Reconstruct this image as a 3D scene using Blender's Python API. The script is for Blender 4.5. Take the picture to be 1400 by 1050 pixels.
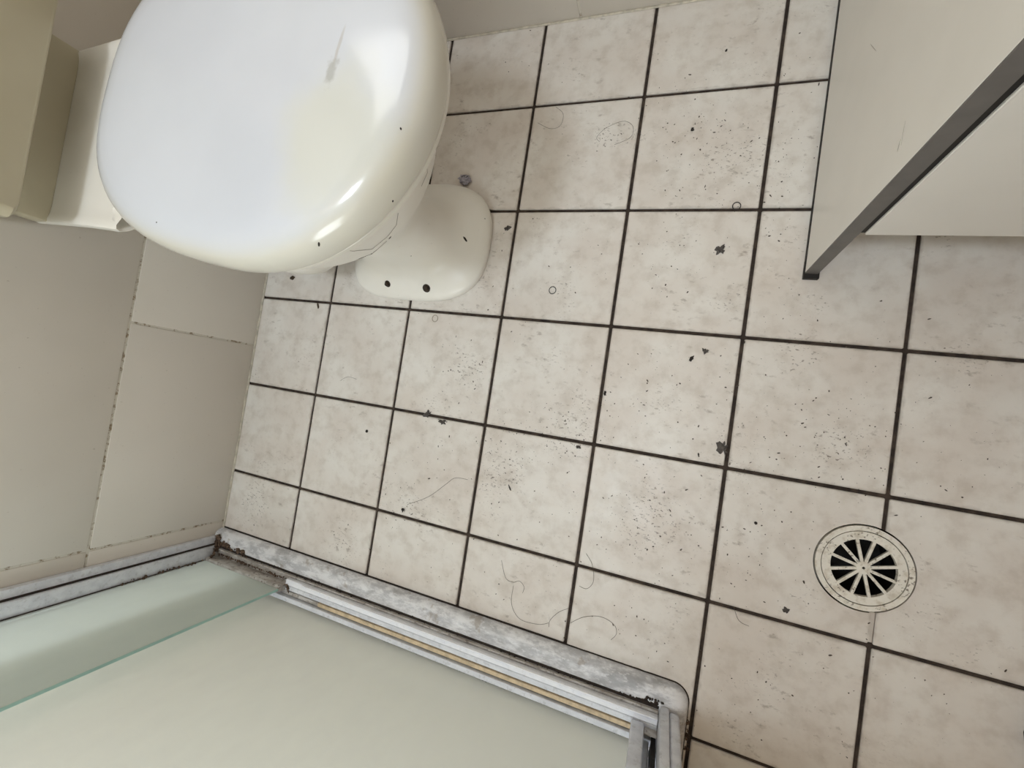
import bpy, bmesh, math, random
from mathutils import Vector, Matrix, noise
from mathutils.bvhtree import BVHTree

scene = bpy.context.scene
for o in list(bpy.data.objects):
    bpy.data.objects.remove(o)
COL = scene.collection

# ------------------------------------------------------------------ camera
F = 592.534
R0 = Vector((0.93099519, 0.15004604, -0.3327674))
R1 = Vector((0.12973882, -0.98810467, -0.0825651))
R2 = Vector((-0.34119759, 0.03369486, -0.93938749))
CAM = Vector((0.706352, -0.546920, 0.732797))
cd = bpy.data.cameras.new('camera')
cd.sensor_width = 36.0
cd.lens = F / 1400.0 * 36.0
cd.clip_start = 0.01
cam = bpy.data.objects.new('camera', cd)
COL.objects.link(cam)
m = Matrix.Identity(4)
for i in range(3):
    m[i][0] = R0[i]; m[i][1] = -R1[i]; m[i][2] = -R2[i]; m[i][3] = CAM[i]
cam.matrix_world = m
scene.camera = cam

# ------------------------------------------------------------------ world, light, exposure
w = bpy.data.worlds.new('sky'); scene.world = w; w.use_nodes = True
bgn = w.node_tree.nodes['Background']
bgn.inputs[0].default_value = (0.80, 0.90, 1.0, 1); bgn.inputs[1].default_value = 1.0
scene.view_settings.view_transform = 'Standard'
scene.view_settings.look = 'None'
scene.view_settings.gamma = 1.0
scene.view_settings.use_curve_mapping = False
scene.view_settings.exposure = 0.18
WX0, WX1, WZ0, WZ1 = -0.085, 0.50, 0.875, 1.75        # window opening in the back wall
ld = bpy.data.lights.new('window_daylight', 'AREA')
ld.shape = 'RECTANGLE'; ld.size = WX1 - WX0 - 0.07; ld.size_y = WZ1 - WZ0 - 0.07
ld.energy = 2.8; ld.color = (1.0, 0.95, 0.87)
lo = bpy.data.objects.new('window_daylight', ld); COL.objects.link(lo)
lo.location = ((WX0 + WX1) / 2, 0.205, (WZ0 + WZ1) / 2)
lo.rotation_euler = (math.radians(-90), 0, 0)
SX0, SX1, SZ0, SZ1 = 0.20, 0.80, 0.70, 1.60          # added unseen window in the front wall, for shower-side fill light
l2 = bpy.data.lights.new('added_shower_fill', 'AREA'); l2.shape = 'RECTANGLE'
l2.size = SX1 - SX0 - .07; l2.size_y = SZ1 - SZ0 - .07; l2.energy = 40.0; l2.color = (0.86, 0.90, 1.0)
l2o = bpy.data.objects.new('added_shower_fill', l2); COL.objects.link(l2o)
l2o.location = ((SX0 + SX1) / 2, -1.95 - .045, (SZ0 + SZ1) / 2); l2o.rotation_euler = (math.radians(90), 0, 0)
CEIL_FILL = 13.0       # watts of the added ceiling fill lamp

# ------------------------------------------------------------------ helpers
def ray(u, v):
    a = (u - 700) / F; b = (v - 525) / F
    return R0 * a + R1 * b + R2
def fl(u, v, z=0.0):
    d = ray(u, v); return CAM + d * ((z - CAM.z) / d.z)

def link(name, me, mat=None, parent=None, loc=None):
    o = bpy.data.objects.new(name, me); COL.objects.link(o)
    if mat and me is not None and not me.materials: me.materials.append(mat)
    if parent is not None: o.parent = parent
    if loc is not None: o.location = loc
    return o
def tag(o, label=None, cat=None, group=None, kind=None):
    if label: o['label'] = label
    if cat: o['category'] = cat
    if group: o['group'] = group
    if kind: o['kind'] = kind
    return o
def empty(name, loc=(0, 0, 0)):
    o = bpy.data.objects.new(name, None); COL.objects.link(o); o.location = loc
    o.empty_display_size = 0.05
    return o
def child(name, me, mat, parent):
    """part given in world coordinates, parented to a thing"""
    o = link(name, me, mat)
    p = Vector((0, 0, 0)); q = parent
    while q is not None:
        p = p + Vector(q.location); q = q.parent
    o.location = -p
    o.parent = parent
    return o
def finish(bm, name='m', smooth=True, angle=35):
    bmesh.ops.recalc_face_normals(bm, faces=bm.faces)
    me = bpy.data.meshes.new(name); bm.to_mesh(me); bm.free()
    if smooth:
        for p in me.polygons: p.use_smooth = True
        me.set_sharp_from_angle(angle=math.radians(angle))
    return me
def add_box(bm, x0, x1, y0, y1, z0, z1):
    vs = [bm.verts.new(c) for c in ((x0,y0,z0),(x1,y0,z0),(x1,y1,z0),(x0,y1,z0),(x0,y0,z1),(x1,y0,z1),(x1,y1,z1),(x0,y1,z1))]
    for f in ((0,3,2,1),(4,5,6,7),(0,1,5,4),(1,2,6,5),(2,3,7,6),(3,0,4,7)):
        bm.faces.new([vs[i] for i in f])
def box_me(x0, x1, y0, y1, z0, z1, bev=0.0, seg=2):
    bm = bmesh.new(); add_box(bm, min(x0,x1), max(x0,x1), min(y0,y1), max(y0,y1), min(z0,z1), max(z0,z1))
    if bev: bmesh.ops.bevel(bm, geom=bm.edges[:], offset=bev, segments=seg, affect='EDGES', profile=0.5)
    return finish(bm, 'box')
def loft(rings, cap0=True, cap1=True):
    """rings: list of lists of points (same count)"""
    bm = bmesh.new(); R = []
    for r in rings: R.append([bm.verts.new(p) for p in r])
    n = len(R[0])
    for a, b in zip(R, R[1:]):
        for i in range(n):
            j = (i + 1) % n
            bm.faces.new((a[i], a[j], b[j], b[i]))
    if cap0: bm.faces.new(R[0])
    if cap1: bm.faces.new(R[-1])
    return bm
def tube_bm(bm, pts, r, n=6, closed=False, taper=None):
    pts = [Vector(p) for p in pts]; rings = []
    for i, p in enumerate(pts):
        if closed: t = pts[(i + 1) % len(pts)] - pts[i - 1]
        else: t = pts[min(i + 1, len(pts) - 1)] - pts[max(i - 1, 0)]
        t.normalize()
        up = Vector((0, 0, 1)) if abs(t.z) < 0.9 else Vector((1, 0, 0))
        a = t.cross(up).normalized(); b = a.cross(t)
        rr = r * (taper(i / max(1, len(pts) - 1)) if taper else 1)
        rings.append([bm.verts.new(p + (a * math.cos(k * 2 * math.pi / n) + b * math.sin(k * 2 * math.pi / n)) * rr) for k in range(n)])
    m_ = len(rings)
    for i in range(m_ if closed else m_ - 1):
        A = rings[i]; B = rings[(i + 1) % m_]
        for k in range(n): bm.faces.new((A[k], A[(k + 1) % n], B[(k + 1) % n], B[k]))
    if not closed:
        bm.faces.new(rings[0]); bm.faces.new(rings[-1])
def disc_ring(bm, cx, cy, r0, r1, z0, z1, n=64):
    """annular solid"""
    rr = []
    for (r, z) in ((r0, z0), (r1, z0), (r1, z1), (r0, z1)):
        rr.append([bm.verts.new((cx + r * math.cos(2 * math.pi * k / n), cy + r * math.sin(2 * math.pi * k / n), z)) for k in range(n)])
    for q in range(4):
        A = rr[q]; B = rr[(q + 1) % 4]
        for k in range(n): bm.faces.new((A[k], A[(k + 1) % n], B[(k + 1) % n], B[k]))
def catmull(pts, sub=6, closed=False):
    out = []; n = len(pts)
    P = [Vector(p) for p in pts]
    rng = range(n if closed else n - 1)
    for i in rng:
        if closed: p0, p1, p2, p3 = P[i - 1], P[i], P[(i + 1) % n], P[(i + 2) % n]
        else: p0, p1, p2, p3 = P[max(i - 1, 0)], P[i], P[i + 1], P[min(i + 2, n - 1)]
        for k in range(sub):
            t = k / sub
            out.append(0.5 * ((2 * p1) + (p2 - p0) * t + (2 * p0 - 5 * p1 + 4 * p2 - p3) * t * t + (3 * p1 - p0 - 3 * p2 + p3) * t ** 3))
    if not closed: out.append(P[-1])
    return out

# ------------------------------------------------------------------ materials
def s2l(c):
    c = c / 255.0
    return c / 12.92 if c <= 0.04045 else ((c + 0.055) / 1.055) ** 2.4
def rgb(r, g, b): return (s2l(r), s2l(g), s2l(b), 1)
class NT:
    def __init__(s, name):
        s.mat = bpy.data.materials.new(name); s.mat.use_nodes = True
        s.t = s.mat.node_tree; s.p = s.t.nodes['Principled BSDF']; s.out = s.t.nodes['Material Output']
        s._pos = None
    def n(s, kind, **kw):
        nd = s.t.nodes.new(kind)
        for k, v in kw.items(): setattr(nd, k, v)
        return nd
    def l(s, a, b): s.t.links.new(a, b)
    def set(s, sock, v):
        if hasattr(v, 'links'): s.l(v, sock)
        else: sock.default_value = v
    def pos(s):
        if s._pos is None: s._pos = s.n('ShaderNodeNewGeometry').outputs['Position']
        return s._pos
    def noise(s, scale, detail=3, rough=0.55, vec=None, dist=0.0, fac=True):
        nd = s.n('ShaderNodeTexNoise'); s.l(vec or s.pos(), nd.inputs['Vector'])
        nd.inputs['Scale'].default_value = scale; nd.inputs['Detail'].default_value = detail
        nd.inputs['Roughness'].default_value = rough; nd.inputs['Distortion'].default_value = dist
        return nd.outputs['Fac' if fac else 'Color']
    def ramp(s, v, a, b, lo=0.0, hi=1.0, smooth=True):
        nd = s.n('ShaderNodeMapRange'); nd.interpolation_type = 'SMOOTHSTEP' if smooth else 'LINEAR'
        s.l(v, nd.inputs[0]); nd.inputs[1].default_value = a; nd.inputs[2].default_value = b
        nd.inputs[3].default_value = lo; nd.inputs[4].default_value = hi
        return nd.outputs[0]
    def math(s, op, a, b=None, c=None):
        nd = s.n('ShaderNodeMath'); nd.operation = op
        s.set(nd.inputs[0], a)
        if b is not None: s.set(nd.inputs[1], b)
        if c is not None: s.set(nd.inputs[2], c)
        return nd.outputs[0]
    def mix(s, f, a, b, mode='MIX'):
        nd = s.n('ShaderNodeMix'); nd.data_type = 'RGBA'; nd.blend_type = mode
        s.set(nd.inputs[0], f); s.set(nd.inputs[6], a); s.set(nd.inputs[7], b)
        return nd.outputs[2]
    def bump(s, h, strength=0.2, dist=0.002):
        nd = s.n('ShaderNodeBump'); s.l(h, nd.inputs['Height'])
        nd.inputs['Strength'].default_value = strength; nd.inputs['Distance'].default_value = dist
        s.l(nd.outputs[0], s.p.inputs['Normal'])
    def scaled(s, sx, sy, sz, rz=0.0):
        mp = s.n('ShaderNodeMapping'); s.l(s.pos(), mp.inputs['Vector'])
        mp.inputs['Scale'].default_value = (sx, sy, sz); mp.inputs['Rotation'].default_value = (0, 0, rz)
        return mp.outputs[0]
    def fin(s, col=None, rough=None, metal=None, spec=None):
        if col is not None: s.set(s.p.inputs['Base Color'], col)
        if rough is not None: s.set(s.p.inputs['Roughness'], rough)
        if metal is not None: s.set(s.p.inputs['Metallic'], metal)
        if spec is not None: s.set(s.p.inputs['Specular IOR Level'], spec)
        return s.mat

def plain(name, c, rough=0.5, metal=0.0, var=0.06, scale=30):
    t = NT(name); f = t.noise(scale, 4)
    c2 = tuple(x * (1 - var * 2.5) for x in c[:3]) + (1,)
    return t.fin(t.mix(t.ramp(f, .35, .7), c, c2), rough, metal)

def floor_tile_mat():
    t = NT('dirty_ceramic_floor_tile')
    base = t.mix(t.ramp(t.noise(9, 4), .3, .7), rgb(229, 224, 218), rgb(218, 209, 201))
    base = t.mix(t.math('MULTIPLY', t.ramp(t.noise(34, 5, .6), .42, .72), .35), base, rgb(178, 164, 150))
    # small scratched, pitted dirt, stretched a little
    v = t.scaled(1, 1.7, 1, 0.5)
    fine = t.noise(150, 3, .6, vec=v)
    patch = t.noise(11, 3, .6)
    near = None
    for (pu, pv, pr_) in ((985, 228, 75), (950, 170, 45), (765, 590, 60), (690, 645, 55), (1150, 610, 75), (895, 715, 85), (560, 692, 36), (470, 745, 45), (350, 690, 40), (835, 185, 40), (905, 545, 60), (1090, 470, 60), (640, 500, 50)):
        p = fl(pu, pv); q = fl(pu + pr_, pv)
        ds = t.n('ShaderNodeVectorMath'); ds.operation = 'DISTANCE'; t.l(t.pos(), ds.inputs[0]); ds.inputs[1].default_value = p
        k = t.ramp(ds.outputs['Value'], 0.0, (q - p).length, 1, 0)
        near = k if near is None else t.math('MAXIMUM', near, k)
    patch = t.math('ADD', t.math('MULTIPLY', patch, .92), t.math('MULTIPLY', near, .20))
    spots = t.math('MULTIPLY', t.ramp(fine, .585, .66), t.ramp(patch, .50, .68))
    base = t.mix(t.math('MULTIPLY', spots, .72), base, rgb(112, 98, 88))
    sm = t.math('MULTIPLY', t.ramp(t.noise(48, 4, .62, vec=v), .57, .72), t.ramp(t.math('ADD', t.noise(7, 2), t.math('MULTIPLY', near, .22)), .44, .66))
    base = t.mix(t.math('MULTIPLY', sm, .55), base, rgb(136, 122, 110))
    # grime creeping in from the joints
    sp = t.n('ShaderNodeSeparateXYZ'); t.l(t.pos(), sp.inputs[0])
    def edge(c, pitch):
        fr = t.math('FRACT', t.math('DIVIDE', t.math('ADD', c, 10 * pitch), pitch))
        return t.math('MULTIPLY', t.math('MINIMUM', fr, t.math('SUBTRACT', 1.0, fr)), pitch)
    d = t.math('MINIMUM', edge(sp.outputs[0], .2), edge(sp.outputs[1], .20059))
    d = t.math('ADD', d, t.math('MULTIPLY', t.math('SUBTRACT', t.noise(60, 3), .5), .012))
    base = t.mix(t.math('MULTIPLY', t.ramp(d, .0015, .007, 1, 0), .30), base, rgb(120, 104, 90))
    t.bump(t.noise(90, 4, .6), .18, .0015)
    return t.fin(base, t.ramp(t.noise(25, 3), .3, .7, .34, .52), spec=.4)
M = {}
M['tile'] = floor_tile_mat()
def grout_mat():
    t = NT('dark_dirty_grout')
    c = t.mix(t.ramp(t.noise(70, 4), .35, .7), rgb(44, 35, 30), rgb(74, 62, 54))
    t.bump(t.noise(300, 3), .5, .001)
    return t.fin(c, .9)
M['grout'] = grout_mat()
M['pale_grout'] = plain('pale_grout', rgb(190, 180, 168), .8, 0, .08, 60)
def wall_tile_mat():
    t = NT('glazed_ivory_wall_tile')
    c = t.mix(t.ramp(t.noise(3, 3), .3, .7), rgb(213, 205, 195), rgb(205, 197, 186))
    sc = t.math('MULTIPLY', t.ramp(t.noise(220, 2), .71, .76), .35)
    c = t.mix(sc, c, rgb(140, 125, 105))
    return t.fin(c, .32, spec=.4)
M['wall_tile'] = wall_tile_mat()
def wall_grout_mat():
    t = NT('stained_pale_grout')
    c = t.mix(t.ramp(t.noise(110, 4, .7), .50, .64), rgb(205, 198, 186), rgb(140, 122, 100))
    return t.fin(c, .85)
M['wall_grout'] = wall_grout_mat()
M['paint'] = plain('cream_wall_paint', rgb(226, 214, 196), .7, 0, .02, 4)
M['bounce_cut_tan'] = plain('bounce_cut_tan_paint', rgb(150, 126, 98), .7, 0, .02, 4)  # darker tan picked to cut and warm the bounce from the unseen right wall
M['ceiling'] = plain('ceiling_cream_paint', rgb(222, 207, 184), .8, 0, .01, 4)
M['shower_tile'] = plain('cream_shower_tile', rgb(216, 212, 200), .35, 0, .03, 9)
M['silicone'] = plain('aged_silicone', rgb(205, 196, 180), .5, 0, .12, 90)
def ceramic(name, a, b, dirt=.2):
    t = NT(name)
    c = t.mix(t.ramp(t.noise(8, 3), .3, .7), a, b)
    d = t.math('MULTIPLY', t.ramp(t.noise(160, 3, .6), .68, .76), dirt)
    c = t.mix(d, c, rgb(140, 128, 112))
    return t.fin(c, .3, spec=.45)
M['ceramic'] = ceramic('white_toilet_ceramic', rgb(238, 234, 227), rgb(231, 226, 217))
M['cistern'] = ceramic('shaded_cream_cistern_plastic', rgb(196, 187, 163), rgb(190, 180, 155), .05)  # cream darkened so the cistern's shade sits in its base colour
def lid_mat():
    t = NT('tinted_lid_plastic')
    base = t.mix(t.ramp(t.noise(5, 3), .3, .7), rgb(212, 216, 226), rgb(207, 211, 221))  # bluish base puts the cool window light into the lid colour
    def spot(x, y, rx, ry, rot=0):
        mp = t.n('ShaderNodeMapping'); mp.vector_type = 'TEXTURE'
        t.l(t.pos(), mp.inputs[0]); mp.inputs['Location'].default_value = (x, y, .45)
        mp.inputs['Rotation'].default_value = (0, 0, rot); mp.inputs['Scale'].default_value = (rx, ry, 1.0)
        ln = t.n('ShaderNodeVectorMath'); ln.operation = 'LENGTH'; t.l(mp.outputs[0], ln.inputs[0])
        return ln.outputs['Value']
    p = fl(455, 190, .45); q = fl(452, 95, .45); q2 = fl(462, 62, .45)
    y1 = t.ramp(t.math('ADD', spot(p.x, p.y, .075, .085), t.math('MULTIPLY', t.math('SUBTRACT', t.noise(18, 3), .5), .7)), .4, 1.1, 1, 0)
    base = t.mix(t.math('MULTIPLY', y1, .4), base, rgb(214, 212, 184))  # soft yellowish patch mixed into the lid top
    sc = t.ramp(t.math('ADD', spot(q.x, q.y, .007, .017, -.12), t.math('MULTIPLY', t.math('SUBTRACT', t.noise(160, 3), .5), 1.4)), .3, 1.1, 1, 0)
    base = t.mix(t.math('MULTIPLY', sc, .5), base, rgb(150, 148, 142))
    s2 = t.ramp(t.math('ADD', spot(q2.x, q2.y, .0022, .022, -.16), t.math('MULTIPLY', t.math('SUBTRACT', t.noise(120, 3), .5), .8)), .4, 1.1, 1, 0)
    base = t.mix(t.math('MULTIPLY', s2, .4), base, rgb(170, 160, 150))
    sz = t.n('ShaderNodeSeparateXYZ'); t.l(t.pos(), sz.inputs[0])
    base = t.mix(t.ramp(sz.outputs[2], .432, .4475, .75, 0), base, rgb(216, 209, 190))      # the moulded rim has yellowed
    return t.fin(base, .15, spec=.85)
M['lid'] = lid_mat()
M['seat'] = plain('seat_plastic', rgb(236, 232, 222), .25, 0, .02, 8)
M['bolt'] = plain('rusty_bolt', rgb(66, 54, 44), .6, .5, .2, 200)
M['panel'] = plain('white_laminate', rgb(238, 234, 228), .42, 0, .012, 12)
M['scuff'] = plain('grey_scuff', rgb(190, 184, 176), .6, 0, .1, 90)
M['strip'] = plain('grey_edge_band', rgb(112, 108, 105), .5, 0, .05, 40)
M['black'] = plain('black_rubber_and_gaps', rgb(30, 26, 24), .7, 0, .1, 60)
def alu_mat(name, c1, c2, dirt, rough=.38):
    t = NT(name)
    c = t.mix(t.ramp(t.noise(60, 4, .6, vec=t.scaled(.5, 1, 1)), .35, .65), c1, c2)
    d = t.math('MULTIPLY', t.ramp(t.noise(120, 4, .65), .54, .66), dirt)
    c = t.mix(d, c, rgb(96, 86, 76))
    return t.fin(c, rough, .05)
M['alu'] = alu_mat('dull_aluminium', rgb(226, 228, 234), rgb(212, 214, 221), .2)
M['alu_glare_white'] = alu_mat('glare_white_aluminium', rgb(248, 249, 254), rgb(240, 242, 250), .08, .25)  # near-white base colour stands in for glare on the rails
M['alu_dirty'] = alu_mat('grimy_aluminium', rgb(198, 194, 190), rgb(158, 150, 143), .7, .5)
M['tan'] = plain('tan_plastic_strip', rgb(222, 200, 166), .55, 0, .12, 80)
def hob_mat():
    t = NT('mottled_scuffed_kerb')
    v = t.scaled(.55, 1.3, 1, .15)
    c = t.mix(t.ramp(t.noise(45, 6, .7, vec=v), .40, .60), rgb(232, 232, 235), rgb(190, 190, 194))
    c = t.mix(t.math('MULTIPLY', t.ramp(t.noise(16, 4, .6, vec=v), .52, .66), .6), c, rgb(140, 139, 140))
    c = t.mix(t.math('MULTIPLY', t.ramp(t.noise(150, 4, .65, vec=v), .55, .64), .5), c, rgb(238, 238, 240))
    c = t.mix(t.math('MULTIPLY', t.ramp(t.noise(28, 4, .7), .58, .68), .5), c, rgb(140, 122, 104))
    t.bump(t.noise(140, 4, .6), .4, .002)
    return t.fin(c, .5, .05)
M['hob'] = hob_mat()
def grime_mat():
    t = NT('brown_grime')
    c = t.mix(t.ramp(t.noise(180, 4), .4, .65), rgb(70, 54, 42), rgb(112, 92, 76))
    t.bump(t.noise(400, 3), .6, .001)
    return t.fin(c, .95)
M['grime'] = grime_mat()
M['dark_line'] = plain('dark_mould', rgb(52, 42, 36), .9, 0, .2, 100)
def glass_mat(name, tint, film, lo_=.50, hi_=.56):
    """shower glass with a soap-scum film: part of the light is scattered by the film, the rest passes"""
    t = NT(name)
    tp = t.n('ShaderNodeBsdfTransparent'); tp.inputs[0].default_value = tint
    gl = t.n('ShaderNodeBsdfGlossy'); gl.inputs['Roughness'].default_value = .12
    fz = t.n('ShaderNodeFresnel'); fz.inputs['IOR'].default_value = 1.35
    m0 = t.n('ShaderNodeMixShader'); t.l(fz.outputs[0], m0.inputs[0]); t.l(tp.outputs[0], m0.inputs[1]); t.l(gl.outputs[0], m0.inputs[2])
    di = t.n('ShaderNodeBsdfDiffuse'); di.inputs[0].default_value = film
    tr = t.n('ShaderNodeBsdfTranslucent'); tr.inputs[0].default_value = film
    m1 = t.n('ShaderNodeMixShader'); m1.inputs[0].default_value = .22
    t.l(di.outputs[0], m1.inputs[1]); t.l(tr.outputs[0], m1.inputs[2])
    m2 = t.n('ShaderNodeMixShader')
    k = t.ramp(t.noise(6, 4, .6, vec=t.scaled(1, 1, .5)), .3, .7, lo_, hi_)
    t.l(k, m2.inputs[0]); t.l(m0.outputs[0], m2.inputs[1]); t.l(m1.outputs[0], m2.inputs[2])
    t.l(m2.outputs[0], t.out.inputs['Surface'])
    return t.mat
M['glass'] = glass_mat('scummy_shower_glass', (.93, .95, .92, 1), rgb(220, 219, 211))
M['glass2'] = glass_mat('scummy_green_glass', (.90, .955, .93, 1), rgb(228, 232, 227), .46, .52)
M['glass_edge'] = plain('green_glass_edge', rgb(158, 192, 182), .25, 0, .05, 20)
M['pane'] = plain('frosted_window_pane', rgb(230, 236, 240), .4, 0, .01, 10)
M['frame_white'] = plain('white_window_frame', rgb(232, 232, 230), .4, 0, .02, 10)
def drain_mat():
    t = NT('dirty_white_plastic_drain')
    c = t.mix(t.ramp(t.noise(90, 4, .6), .45, .7), rgb(232, 227, 217), rgb(206, 197, 182))
    c = t.mix(t.math('MULTIPLY', t.math('MULTIPLY', t.ramp(t.noise(260, 3, .6), .56, .64), t.ramp(t.noise(40, 2), .42, .58)), .8), c, rgb(96, 82, 66))
    return t.fin(c, .45)
M['drain'] = drain_mat()
M['well'] = plain('dark_drain_well', rgb(24, 20, 17), .8, 0, .1, 60)
M['lint'] = plain('grey_lint', rgb(94, 88, 84), .95, 0, .2, 250)
M['lint_dark'] = plain('dark_lint', rgb(52, 46, 42), .95, 0, .2, 250)
M['brown'] = plain('brown_crumb', rgb(84, 68, 52), .9, 0, .2, 250)
M['purple'] = plain('grey_violet_paper', rgb(176, 170, 180), .8, 0, .2, 200)
M['speck'] = plain('dark_specks', rgb(88, 78, 70), .95, 0, .15, 150)
M['hair'] = plain('dark_hair', rgb(84, 72, 62), .6, 0, .05, 20)
M['hair_pale'] = plain('pale_brown_hair', rgb(150, 140, 130), .6, 0, .05, 20)
M['elastic'] = plain('black_elastic', rgb(44, 40, 38), .6, 0, .05, 60)
M['elastic_pale'] = plain('pale_elastic', rgb(170, 158, 142), .6, 0, .05, 60)
M['shoe'] = plain('dark_blue_grey_shoe', rgb(50, 54, 66), .7, 0, .08, 60)
M['sole'] = plain('black_sole', rgb(34, 34, 36), .8, 0, .08, 60)

# ------------------------------------------------------------------ the setting
XL, YB = -0.196, 0.160            # left wall, back wall
XR, YF, ZC = 1.62, -1.95, 2.35
YH = -0.932                       # outer edge of the shower kerb
DX, DY, DR = 0.9824, -0.7024, 0.0578   # floor drain

def boolean_cut(me, cx, cy, r, depth=.2):
    o = bpy.data.objects.new('tmp', me); COL.objects.link(o)
    bm = bmesh.new(); bmesh.ops.create_cone(bm, cap_ends=True, segments=64, radius1=r, radius2=r, depth=depth)
    bmesh.ops.translate(bm, verts=bm.verts, vec=(cx, cy, 0))
    c = bpy.data.objects.new('cut', finish(bm, 'cut', False)); COL.objects.link(c)
    md = o.modifiers.new('b', 'BOOLEAN'); md.object = c; md.operation = 'DIFFERENCE'; md.solver = 'EXACT'
    dg = bpy.context.evaluated_depsgraph_get(); dg.update()
    new = bpy.data.meshes.new_from_object(o.evaluated_get(dg))
    bpy.data.objects.remove(o); bpy.data.objects.remove(c)
    return new

bed = box_me(XL - .1, XR + .1, YF - .1, YB + .1, -.16, -.0035)
bed = boolean_cut(bed, DX, DY, DR + .0006, .8); bed.materials.clear()
floor = tag(link('floor', bed, M['grout']), kind='structure', label='dirty pale tiled bathroom floor with dark joints')
rnd = random.Random(4)
PX, PY, GAP = 0.2, 0.20059, 0.0054
full_tile = box_me(-PX/2 + GAP/2, PX/2 - GAP/2, -PY/2 + GAP/2, PY/2 - GAP/2, -.009, 0, .0012, 1)
for i in range(-1, 9):
    for j in range(-1, 10):
        x0, x1 = i * PX + GAP/2, (i + 1) * PX - GAP/2
        y1, y0 = -j * PY - GAP/2, -(j + 1) * PY + GAP/2
        cx, cy = (i + .5) * PX, -(j + .5) * PY
        X0, X1, Y0, Y1 = max(x0, XL + .001), min(x1, XR - .002), max(y0, YF + .002), min(y1, YB - .001)
        if X1 - X0 < .01 or Y1 - Y0 < .01: continue
        # tiles stop where the kerb stands
        parts = [(X0, X1, Y0, Y1)]
        if Y0 < YH < Y1 and X1 < .70: parts = [(X0, X1, YH + .002, Y1)]
        if X1 < .70 and Y1 < YH: continue          # the shower has its own floor
        if X1 < .80 and Y1 < YH: parts = [(.7375, X1, Y0, Y1)]
        for (a, b, c, d) in parts:
            if d - c < .01: continue
            near = abs(max(a, min(DX, b)) - DX) ** 2 + abs(max(c, min(DY, d)) - DY) ** 2 < (DR + .001) ** 2
            if (a, b, c, d) == (x0, x1, y0, y1) and not near:
                o = link('floor_tile', full_tile, M['tile'], floor, (cx, cy, rnd.uniform(-.0003, .0003)))
                o.rotation_euler = (rnd.uniform(-.001, .001), rnd.uniform(-.001, .001), rnd.uniform(-.002, .002))
            else:
                me = box_me(a, b, c, d, -.009, 0, .0012, 1)
                if near:
                    me = boolean_cut(me, DX, DY, DR + .0006)
                    for p in me.polygons: p.use_smooth = False
                    me.materials.clear()
                link('floor_tile', me, M['tile'], floor)
sf = tag(link('floor_shower', box_me(XL + .001, .734, YF + .001, -1.0425, -.0034, .0005), M['pale_grout']), 'cream tiled shower floor behind the glass', kind='structure')
for i in range(-1, 4):
    for j in range(5, 10):
        a, b, c, d = max(i * PX + .0015, XL + .002), min((i + 1) * PX - .0015, .7335), max(-(j + 1) * PY + .0015, YF + .002), min(-j * PY - .0015, -1.044)
        if b - a > .01 and d - c > .01: link('floor_tile', box_me(a, b, c, d, .0, .0022, .0008, 1), M['shower_tile'], sf)
# patch where the joint below the drain is filled with pale grout
link('pale_joint', box_me(.9972 - .0022, 1.0018, -.7975, -.757, -.006, -.0003, .0008, 1), M['tile'], floor)

def wall(name, boxes, mat, label):
    bm = bmesh.new()
    for b in boxes: add_box(bm, *b)
    return tag(link(name, finish(bm, name, False), mat), label, kind='structure')
T = .0013
wl = wall('wall_left', [(XL - .1, XL - T, YF - .1, YB + .1, -.16, ZC)], M['wall_grout'], 'glazed ivory tiled wall behind the toilet cistern')
g = .0040
rows = [(0.0, .2475), (.2475, .495), (.495, .7425)]
def wtile_left(y0, y1, z0, z1):
    link('wall_tile', box_me(XL - T - .002, XL, y0 + g/2, y1 - g/2, z0 + g/2, z1 - g/2, .0016, 2), M['wall_tile'], wl)
for y0, y1 in ((-.1105, YB), (-.514, -.1105), (-.917, -.514), (-1.32, -.917), (-1.72, -1.32), (YF, -1.72)): wtile_left(y0, y1, *rows[0])
for r in rows[1:]:
    for y0, y1 in ((-.3125, YB), (-.917, -.3125), (-1.32, -.917), (-1.72, -1.32), (YF, -1.72)): wtile_left(y0, y1, *r)
link('upper_plaster', box_me(XL - T - .002, XL, YF, YB, .744, ZC, .001, 1), M['paint'], wl)
wb = wall('wall_back', [(XL, WX0, YB + T, YB + .12, -.16, ZC), (WX1, XR, YB + T, YB + .12, -.16, ZC), (WX0, WX1, YB + T, YB + .12, -.16, WZ0), (WX0, WX1, YB + T, YB + .12, WZ1, ZC)], M['wall_grout'], 'ivory tiled back wall with a high window')
def wtile_back(x0, x1, z0, z1):
    link('wall_tile', box_me(x0 + g/2, x1 - g/2, YB, YB + T + .002, z0 + g/2, z1 - g/2, .0016, 2), M['wall_tile'], wb)
for z0, z1 in rows:
    for x0, x1 in ((XL, .067), (.067, .467), (.467, .867), (.867, 1.267), (1.267, XR)): wtile_back(x0, x1, z0, z1)
for n, b in (('upper_plaster', (XL, WX0, .744, ZC)), ('upper_plaster', (WX1, XR, .744, ZC)), ('upper_plaster', (WX0, WX1, .744, WZ0)), ('upper_plaster', (WX0, WX1, WZ1, ZC))):
    link(n, box_me(b[0], b[1], YB, YB + T + .002, b[2], b[3]), M['paint'], wb)
wall('wall_right', [(XR, XR + .1, YF - .1, YB + .1, -.16, ZC)], M['bounce_cut_tan'], 'unseen right wall, toned tan to dim and warm the bounce')
wall('wall_front', [(XL, SX0, YF - .1, YF, -.16, ZC), (SX1, XR, YF - .1, YF, -.16, ZC), (SX0, SX1, YF - .1, YF, -.16, SZ0), (SX0, SX1, YF - .1, YF, SZ1, ZC)], M['paint'], 'white wall at the far end of the shower')
wall('ceiling', [(XL - .1, XR + .1, YF - .1, YB + .12, ZC, ZC + .1)], M['ceiling'], 'cream painted ceiling')
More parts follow.
